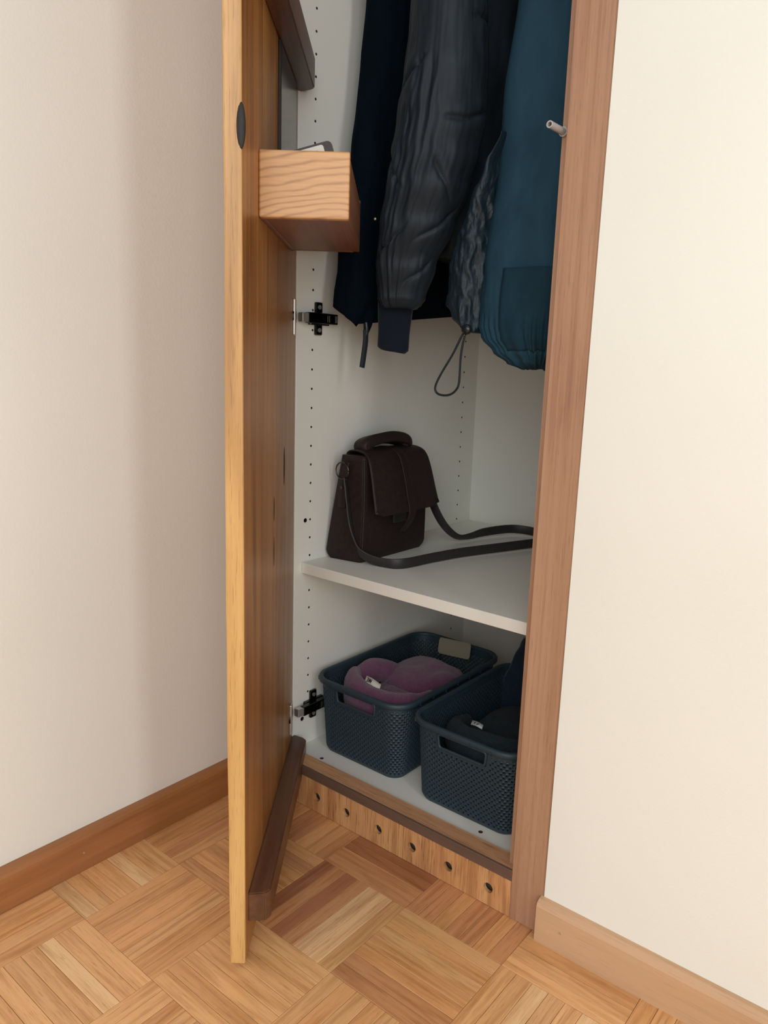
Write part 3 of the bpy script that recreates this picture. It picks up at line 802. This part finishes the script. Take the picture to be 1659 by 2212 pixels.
# handle on the top
ribbon('handle', [(0.000, -0.044, 0.192), (0.001, -0.054, 0.199), (0.002, -0.044, 0.206), (0.003, -0.015, 0.2105), (0.003, 0.015, 0.2115), (0.002, 0.046, 0.207), (0.001, 0.062, 0.200), (0.000, 0.058, 0.192)], 0.030, 0.019, [(1, 0, 0.25)]*8, M_LEA, bag)
for y in (-0.053, 0.064):
    tube('handle_ring', [(0.004+0.010*math.cos(a), y, 0.200+0.007*math.sin(a)) for a in [2*math.pi*k/10 for k in range(11)]], 0.0013, M_RING, bag, 8, per=3)
# side tabs and rings for the shoulder strap
ribbon('side_tab', [(0.000, -0.0965, 0.176), (-0.003, -0.0995, 0.150), (-0.004, -0.1005, 0.120), (-0.004, -0.1015, 0.095)], 0.017, 0.003, [(1, 0, 0)]*4, M_LEA, bag)
tube('strap_ring', [(-0.004+0.0145*math.cos(a), -0.1015, 0.160+0.0145*math.sin(a)) for a in [2*math.pi*k/16 for k in range(17)]], 0.0013, M_RING, bag, 8, per=2)
bm = bmesh.new(); add_cyl(bm, (-0.004, -0.1012, 0.131), (0, -1, 0), 0.003, 0.002, 14); bm_obj('rivet', bm, M_RING, bag)
sp = [(0.004, -0.1035, 0.150), (0.012, -0.1045, 0.115), (0.019, -0.1045, 0.080), (0.028, -0.104, 0.050), (0.040, -0.096, 0.020), (0.072, -0.083, 0.0085), (0.105, -0.066, 0.009), (0.120, 0.0, 0.010), (0.135, 0.065, 0.0105), (0.162, 0.14, 0.011), (0.196, 0.228, 0.012), (0.206, 0.262, 0.0125),
      (0.190, 0.300, 0.012), (0.150, 0.318, 0.013), (0.108, 0.300, 0.015), (0.082, 0.240, 0.0135), (0.074, 0.190, 0.011), (0.066, 0.160, 0.014), (0.056, 0.133, 0.036), (0.046, 0.115, 0.066), (0.036, 0.104, 0.100)]
sw = [(0.5, -0.8, 0.2), (0.4, -0.9, 0.1), (0.3, -0.9, 0.2), (0.3, -0.7, 0.4), (0.2, -0.3, 0.7), (0.2, -0.2, 1), (0, 0, 1), (0, 0, 1), (0, 0, 1), (0, 0, 1), (0, 0, 1), (0, 0, 1), (0, 0, 1), (0, 0, 1), (0, 0, 1), (0.1, 0, 1), (0.5, -0.3, 0.8), (0.8, -0.2, 0.6), (0.9, 0, 0.45), (0.9, 0, 0.4), (0.9, 0, 0.2)]
ribbon('shoulder_strap', sp, 0.0175, 0.0028, sw, M_LEA2, bag, 7)
bm = bmesh.new(); add_box(bm, (0.198, 0.238, 0.001), (0.212, 0.276, 0.030), 0.003); bm_obj('strap_buckle', bm, M_LEA2, bag)

# ------------------------------------------------------------------ baskets
M_BSK = plain('anthracite_plastic', (40, 57, 66), 0.5, noise_amt=0.04, nscale=400)
def rr_path(w_, l_, r_, s):
    """point and outward normal at arc length s, starting in the middle of the front (y-)"""
    segs = [('l', w_/2-r_), ('a', 0), ('l', l_-2*r_), ('a', 1), ('l', w_-2*r_), ('a', 2), ('l', l_-2*r_), ('a', 3), ('l', w_/2-r_)]
    k = 0
    starts = [(0, -l_/2), None, (w_/2, -l_/2+r_), None, (w_/2-r_, l_/2), None, (-w_/2, l_/2-r_), None, (-w_/2+r_, -l_/2)]
    dirs = [(1, 0), None, (0, 1), None, (-1, 0), None, (0, -1), None, (1, 0)]
    nrm = [(0, -1), None, (1, 0), None, (0, 1), None, (-1, 0), None, (0, -1)]
    cents = {0: (w_/2-r_, -l_/2+r_, -90), 1: (w_/2-r_, l_/2-r_, 0), 2: (-w_/2+r_, l_/2-r_, 90), 3: (-w_/2+r_, -l_/2+r_, 180)}
    for i, (t, v) in enumerate(segs):
        ln = v if t == 'l' else math.pi*r_/2
        if s <= ln or i == 8:
            if t == 'l':
                return (starts[i][0]+dirs[i][0]*s, starts[i][1]+dirs[i][1]*s), nrm[i]
            cx, cy, a0 = cents[v]; a = math.radians(a0+90*s/ln)
            return (cx+r_*math.cos(a), cy+r_*math.sin(a)), (math.cos(a), math.sin(a))
        s -= ln
def perim(w_, l_, r_): return 2*(w_+l_)-8*r_+2*math.pi*r_

def make_basket(label, loc, rotz, w_, l_, h_, slot_w=0.088, slot_h=0.023):
    t = thing('storage_basket', label, 'basket', loc, rotz, 'woven plastic baskets on the wardrobe floor')
    r_ = 0.036; taper = 0.010
    pat = [0.0031, 0.0015, 0.0031, 0.0015]; pitch = sum(pat)
    Pm = perim(w_, l_, r_); nrep = int(round(Pm/pitch)); sc = Pm/(nrep*pitch)
    cols = [0.0]
    for k in range(nrep*4-1): cols.append(cols[-1]+pat[k % 4]*sc)
    cols = [c-pat[0]*sc/2 for c in cols]; nc = len(cols)
    rows = [0.0, 0.004]
    zt = h_-0.014
    k = 0
    while rows[-1] < zt-0.003: rows.append(rows[-1]+pat[k % 4]); k += 1
    rows += [zt+0.003, h_-0.006]
    nr = len(rows)
    hz1 = h_-0.0125; hz0 = hz1-slot_h
    def in_slot(s, z, g=0.0):
        if s > Pm/2: s -= Pm
        W = slot_w/2+g-0.10*(hz1-z)
        return abs(s) < W and hz0-g < z < hz1+g
    vs, fs = [], []
    def wall(s, z, off):
        s = s % Pm
        (x, y), (nx, ny) = rr_path(w_, l_, r_, s)
        tp = taper*(1-z/h_)
        if z < 0.006: tp += (0.006-z)*0.6
        return (x+nx*(off-tp), y+ny*(off-tp), z)
    for j, z in enumerate(rows):
        for i, s in enumerate(cols):
            plainz = j < 3 or j > nr-4 or in_slot(s, z, 0.008)
            off = 0.0 if plainz else 0.0008*(math.cos(math.pi*(i-0.5)/2)*math.cos(math.pi*(j-1.5)/2))
            vs.append(wall(s, z, off))
    for j in range(nr-1):
        for i in range(nc):
            sm = (cols[i]+(cols[(i+1)] if i+1 < nc else Pm+cols[0]))/2; zm = (rows[j]+rows[j+1])/2
            if in_slot(sm, zm): continue
            jj = j-1
            if 2 <= jj and j < nr-4 and not in_slot(sm, zm, 0.008):
                if (i % 4 == 0 and jj % 4 == 0) or (i % 4 == 2 and jj % 4 == 2): continue
            i2 = (i+1) % nc
            fs.append((j*nc+i, j*nc+i2, (j+1)*nc+i2, (j+1)*nc+i))
    body = mesh_obj('basket_wall', vs, fs, M_BSK, t, False)
    md = body.modifiers.new('thickness', 'SOLIDIFY'); md.thickness = 0.0018; md.offset = -1
    # base plate
    base = [wall(Pm*k/120, 0.0, 0.0) for k in range(120)]
    base = [(x, y, 0.0) for x, y, z in base]
    loft('basket_base', [base, [(x, y, 0.003) for x, y, z in base]], M_BSK, t, smooth=False)
    # rim: rolled lip
    lip = [(-0.0016, -0.0105), (0.0006, -0.0105), (0.0022, -0.0095), (0.0055, -0.0092), (0.0066, -0.0078), (0.0066, -0.003), (0.0050, -0.0006), (0.0020, 0.0), (-0.0012, -0.0006), (-0.0024, -0.003)]
    K = 160; rs2 = []
    for k in range(K):
        (x, y), (nx, ny) = rr_path(w_, l_, r_, Pm*k/K)
        rs2.append([(x+nx*a, y+ny*a, h_+b) for a, b in lip])
    vs = [p for q in rs2 for p in q]; m_ = len(lip); fs = []
    for k in range(K):
        for q in range(m_):
            k2 = (k+1) % K; fs.append((k*m_+q, k2*m_+q, k2*m_+(q+1) % m_, k*m_+(q+1) % m_))
    rim = mesh_obj('basket_rim', vs, fs, M_BSK, t, True)
    bm = bmesh.new()                     # little ribs under the lip
    for k in range(26):
        (x, y), (nx, ny) = rr_path(w_, l_, r_, Pm*(k+0.5)/26)
        c = Vector((x+nx*0.0034, y+ny*0.0034, h_-0.0070)); tx = Vector((-ny, nx, 0))
        add = add_box(bm, (-0.0005, -0.0040, -0.0038), (0.0005, 0.0040, 0.0038))
        mt = Matrix.Translation(c) @ Matrix(((tx.x, nx, 0, 0), (tx.y, ny, 0, 0), (0, 0, 1, 0), (0, 0, 0, 1)))
        for v in add: v.co = mt @ v.co
    ob = bm_obj('rim_rib', bm, M_BSK, rim); ob['kind'] = 'stuff'
    # raised handle frame round the slot, front
    out = []
    W1, W0, rr_ = slot_w/2, slot_w/2-0.10*slot_h, 0.006
    corners = [(W1, hz1), (-W1, hz1), (-W0, hz0), (W0, hz0)]
    pts = []
    for q in range(4):
        c = Vector(corners[q]); a = Vector(corners[q-1]); b = Vector(corners[(q+1) % 4])
        d1 = (a-c).normalized(); d2 = (b-c).normalized()
        for k in range(6):
            f = k/5; pts.append((c+d1*rr_*(1-f)**2+d2*rr_*f**2))
    pl = []
    for p in pts:
        q = wall(p.x if p.x >= 0 else Pm+p.x, p.y, 0.0008); pl.append(Vector(q))
    vs, fs = [], []; n = len(pl); sg = 8
    cen = sum(pl, Vector())/n
    for i, p in enumerate(pl):
        tn = (pl[(i+1) % n]-pl[i-1]).normalized(); o1 = Vector((0, -1, 0)); o2 = tn.cross(o1).normalized()
        for k in range(sg):
            a = 2*math.pi*k/sg; vs.append(p+o1*math.cos(a)*0.0022+o2*math.sin(a)*0.0022)
    for i in range(n):
        for k in range(sg): fs.append((i*sg+k, ((i+1) % n)*sg+k, ((i+1) % n)*sg+(k+1) % sg, i*sg+(k+1) % sg))
    mesh_obj('handle_frame', vs, fs, M_BSK, t, True)
    return t
BH = 0.142
b1 = make_basket('anthracite woven basket beside the left cabinet side, holding a purple beanie', (0.1195, 0.225, ZF+0.0004), 0.0, 0.196, 0.318, BH)
b2 = make_basket('anthracite woven basket behind the right stile, holding a grey beanie', (0.3430, 0.212, ZF+0.0004), 0.0, 0.196, 0.310, BH)

# ------------------------------------------------------------------ contents of the baskets
def knit(name, rgb, sc=240, sheen=0.3):
    m, nt, b = new_mat(name)
    n = tex_noise(nt, obj_vec(nt, (sc, sc, sc), False), 1, 3, 0.7)
    n2 = tex_noise(nt, obj_vec(nt, (30,)*3, False), 1, 3, 0.6)
    c = lin(*rgb)
    f = math_n(nt, 'ADD', math_n(nt, 'MULTIPLY', n, 0.6), math_n(nt, 'MULTIPLY', n2, 0.4))
    col = ramp(nt, f, [(0.3, tuple(x*0.7 for x in c[:3])+(1,)), (0.7, tuple(min(1, x*1.3) for x in c[:3])+(1,))])
    nt.links.new(col, b.inputs['Base Color']); b.inputs['Roughness'].default_value = 0.95
    b.inputs['Sheen Weight'].default_value = sheen; b.inputs['Sheen Roughness'].default_value = 0.6; b.inputs['Specular IOR Level'].default_value = 0.1
    bump(nt, b, f, 0.9, 0.003); return m
M_PURP = knit('purple_knit', (104, 64, 88))
M_GREY = knit('charcoal_knit', (36, 46, 52), sheen=0.04)

def blob(name, c, s, mat, parent, nse=0.08, seed=0.0, rot=0.0, e=0.85, tilt=0.0):
    bm = bmesh.new(); bmesh.ops.create_uvsphere(bm, u_segments=64, v_segments=40, radius=1)
    cr, sr = math.cos(rot), math.sin(rot)
    for v in bm.verts:
        n_ = v.co.normalized(); d = 1+nse*noise.fractal(n_*2.2+Vector((seed, 0, 0)), 0.9, 2, 4)
        p = Vector((sgnpow(n_.x, e)*s[0], sgnpow(n_.y, e)*s[1], sgnpow(n_.z, e)*s[2]))*d
        p.z += tilt*p.y
        v.co = Vector((p.x*cr-p.y*sr, p.x*sr+p.y*cr, p.z))+Vector(c)
    return bm_obj(name, bm, mat, parent, True)

def roll(name, pts, radii, mat, parent, seed=0.0, nse=0.1, rib=0.0):
    """soft folded band: elliptical sections along a path; radii = (horizontal, vertical) per point"""
    path = catmull(pts, 10); rd = catmull([(a, b, 0) for a, b in radii], 10); vs, fs = [], []; sg = 36
    for i, p in enumerate(path):
        t = (path[min(i+1, len(path)-1)]-path[max(i-1, 0)]); t.z *= 0.5; t.normalize()
        a = t.cross(Vector((0, 0, 1))).normalized(); b = Vector((0, 0, 1))
        for k in range(sg):
            an = 2*math.pi*k/sg; q = a*math.cos(an)*rd[i].x+b*math.sin(an)*rd[i].y
            d = 1+nse*noise.fractal((p+q)*28+Vector((seed, 0, 0)), 0.9, 2, 3)+rib*math.sin(i*1.25)
            vs.append(p+q*d)
    for i in range(len(path)-1):
        for k in range(sg): fs.append((i*sg+k, i*sg+(k+1) % sg, (i+1)*sg+(k+1) % sg, (i+1)*sg+k))
    L = len(path); c0 = len(vs); vs.append(path[0]-(path[1]-path[0]).normalized()*rd[0].x*0.4); c1_ = len(vs); vs.append(path[-1]+(path[-1]-path[-2]).normalized()*rd[-1].x*0.4)
    for k in range(sg):
        fs.append((c0, (k+1) % sg, k)); fs.append((c1_, (L-1)*sg+k, (L-1)*sg+(k+1) % sg))
    return mesh_obj(name, vs, fs, mat, parent, True)

ZI = ZF+0.0042
pb = thing('purple_beanie', 'purple fuzzy knit beanie with a small white label in the left basket', 'hat', (0.1165, 0.2125, ZI))
blob('beanie_crown', (0.010, 0.046, 0.072), (0.074, 0.082, 0.060), M_PURP, pb, 0.07, 2.0, -0.15, 0.8, -0.05)
roll('beanie_cuff', [(-0.073, -0.030, 0.090), (-0.066, -0.070, 0.098), (-0.038, -0.098, 0.099), (0.004, -0.107, 0.095), (0.044, -0.098, 0.092), (0.068, -0.066, 0.090), (0.073, -0.02, 0.088)], [(0.014, 0.03), (0.016, 0.040), (0.020, 0.039), (0.023, 0.038), (0.024, 0.038), (0.019, 0.036), (0.014, 0.03)], M_PURP, pb, 4.0, 0.07)
roll('beanie_fold', [(-0.073, -0.062, 0.110), (-0.062, -0.035, 0.119), (-0.044, -0.005, 0.117), (-0.020, 0.022, 0.108)], [(0.012, 0.014), (0.022, 0.022), (0.022, 0.021), (0.012, 0.014)], M_PURP, pb, 9.0, 0.07)
# soft body under the cuff so the fold reads as one hat
blob('beanie_inside', (0.004, -0.045, 0.052), (0.076, 0.062, 0.052), M_PURP, pb, 0.06, 5.0, 0.0, 0.75)
def cloth_label(par, org, ux, uz, w_, h_, curl, marks, mat=None):
    ux = Vector(ux).normalized(); uz = Vector(uz).normalized(); nn = ux.cross(uz)
    if nn.z < 0: nn = -nn
    vs, fs = [], []; n = 16
    for i in range(n+1):
        t = i/n; q = Vector(org)+ux*(t-0.5)*w_+nn*(curl*math.sin(math.pi*t))
        for s in (0, 1):
            for k in (0, 0.0006): vs.append(q+uz*h_*s+nn*k)
    for i in range(n):
        a = i*4; b = a+4
        fs += [(a, b, b+2, a+2), (a+1, a+3, b+3, b+1), (a, a+1, b+1, b), (a+2, b+2, b+3, a+3)]
    fs += [(0, 2, 3, 1), (n*4, n*4+1, n*4+3, n*4+2)]
    lb = mesh_obj('cloth_label', vs, fs, mat or M_PAPER, par, True)
    bm = bmesh.new()
    for x0, y0, x1, y1 in marks:
        tc = (x0+x1)/2
        a = Vector(org)+ux*(x0-0.5)*w_+uz*h_*y0; b = Vector(org)+ux*(x1-0.5)*w_+uz*h_*y1
        off = nn*(curl*math.sin(math.pi*tc)+0.0010); dirv = (b-a).normalized(); sd = nn.cross(dirv)*0.0007
        q = [a-sd+off, a+sd+off, b+sd+off, b-sd+off]; top = [v+nn*0.0004 for v in q]
        V = [bm.verts.new(v) for v in q+top]
        for f in ((0, 1, 2, 3), (4, 5, 6, 7), (0, 1, 5, 4), (1, 2, 6, 5), (2, 3, 7, 6), (3, 0, 4, 7)): bm.faces.new([V[k] for k in f])
    bm_obj('label_print', bm, M_DARK, lb)
cloth_label(pb, (-0.006, -0.0865, 0.1345), (1, -0.12, -0.12), (0.30, -0.80, -0.52), 0.038, 0.013, 0.004,
            [(0.46, .25, .44, .85), (0.38, .25, .38, .85), (0.38, .25, .30, .85), (0.30, .25, .30, .85), (0.22, .25, .22, .85), (0.22, .28, .14, .28), (0.22, .55, .16, .55), (0.22, .82, .14, .82), (.40, .5, .44, .6)])

M_CARD = plain('pale_card', (128, 122, 104), 0.7, noise_amt=0.03)
ct = thing('card_tag', 'pale rounded cardboard tag behind the purple beanie in the left basket', 'tag', (0.150, 0.347, ZI))
def tagmesh():
    prof = [(a, b) for a, b in rrect(0.072, 0.032, 0.006)]
    o = prism('tag_card', prof, 1, -0.0008, 0.0008, M_CARD, ct)
    o.rotation_euler = (math.radians(-14), math.radians(-3), math.radians(4)); o.location = (-0.020, 0.004, 0.136)
    return o
tagmesh()
st = tube('tag_string', [(-0.050, 0.004, 0.130), (-0.052, 0.004, 0.10), (-0.045, 0.004, 0.06), (-0.04, 0.002, 0.02), (-0.04, 0.0, 0.001)], 0.0012, M_CORD, ct)

gb = thing('grey_beanie', 'charcoal knit beanie with a small silver label in the right basket', 'hat', (0.346, 0.205, ZI))
blob('beanie_crown', (0.004, 0.028, 0.056), (0.076, 0.084, 0.048), M_GREY, gb, 0.06, 12.0, 0.1, 0.72)
roll('beanie_cuff', [(-0.074, -0.020, 0.078), (-0.066, -0.066, 0.086), (-0.030, -0.094, 0.090), (0.020, -0.098, 0.092), (0.056, -0.084, 0.092), (0.074, -0.04, 0.090)], [(0.014, 0.026), (0.018, 0.030), (0.022, 0.034), (0.024, 0.036), (0.022, 0.034), (0.016, 0.028)], M_GREY, gb, 14.0, 0.05)
blob('beanie_inside', (0.0, -0.040, 0.048), (0.078, 0.068, 0.050), M_GREY, gb, 0.05, 15.0, 0.0, 0.7)
M_SILV = plain('silver_label', (176, 186, 184), 0.45, 0.2, noise_amt=0.1, nscale=800)
cloth_label(gb, (-0.022, -0.072, 0.1240), (1, -0.05, -0.02), (0.2, -0.8, -0.5), 0.022, 0.0085, 0.003, [(0.7, .3, .5, .7), (.4, .3, .3, .7)], M_SILV)
# dark glove standing at the back of the right basket
M_GLV = fabric('navy_fleece', (24, 40, 56), 0.95, 0.3, 60, 0.0008)
gl = thing('folded_scarf', 'dark navy folded scarf end standing at the back of the right basket', 'scarf', (0.286, 0.339, ZI))
rs = []
for i in range(22):
    t = i/21; z = 0.196*t
    hw = 0.072-0.034*t**1.3; cxx = 0.010+0.026*t**1.5; th = 0.012-0.004*t
    row = []
    for k in range(40):
        a = 2*math.pi*k/40
        p = Vector((cxx+hw*sgnpow(math.cos(a), .5), 0.006+th*sgnpow(math.sin(a), .8), z-0.012*t*math.cos(a)*0.4))
        d = 0.0025*noise.fractal(p*40, 0.9, 2, 3); row.append((p.x+d, p.y+d, p.z))
    rs.append(row)
loft('scarf_body', rs, M_GLV, gl)

# collapse the baskets' solidify into real mesh
dg = bpy.context.evaluated_depsgraph_get()
for o in list(COL.objects):
    if o.type == 'MESH' and o.modifiers:
        nm = bpy.data.meshes.new_from_object(o.evaluated_get(dg)); o.modifiers.clear(); o.data = nm
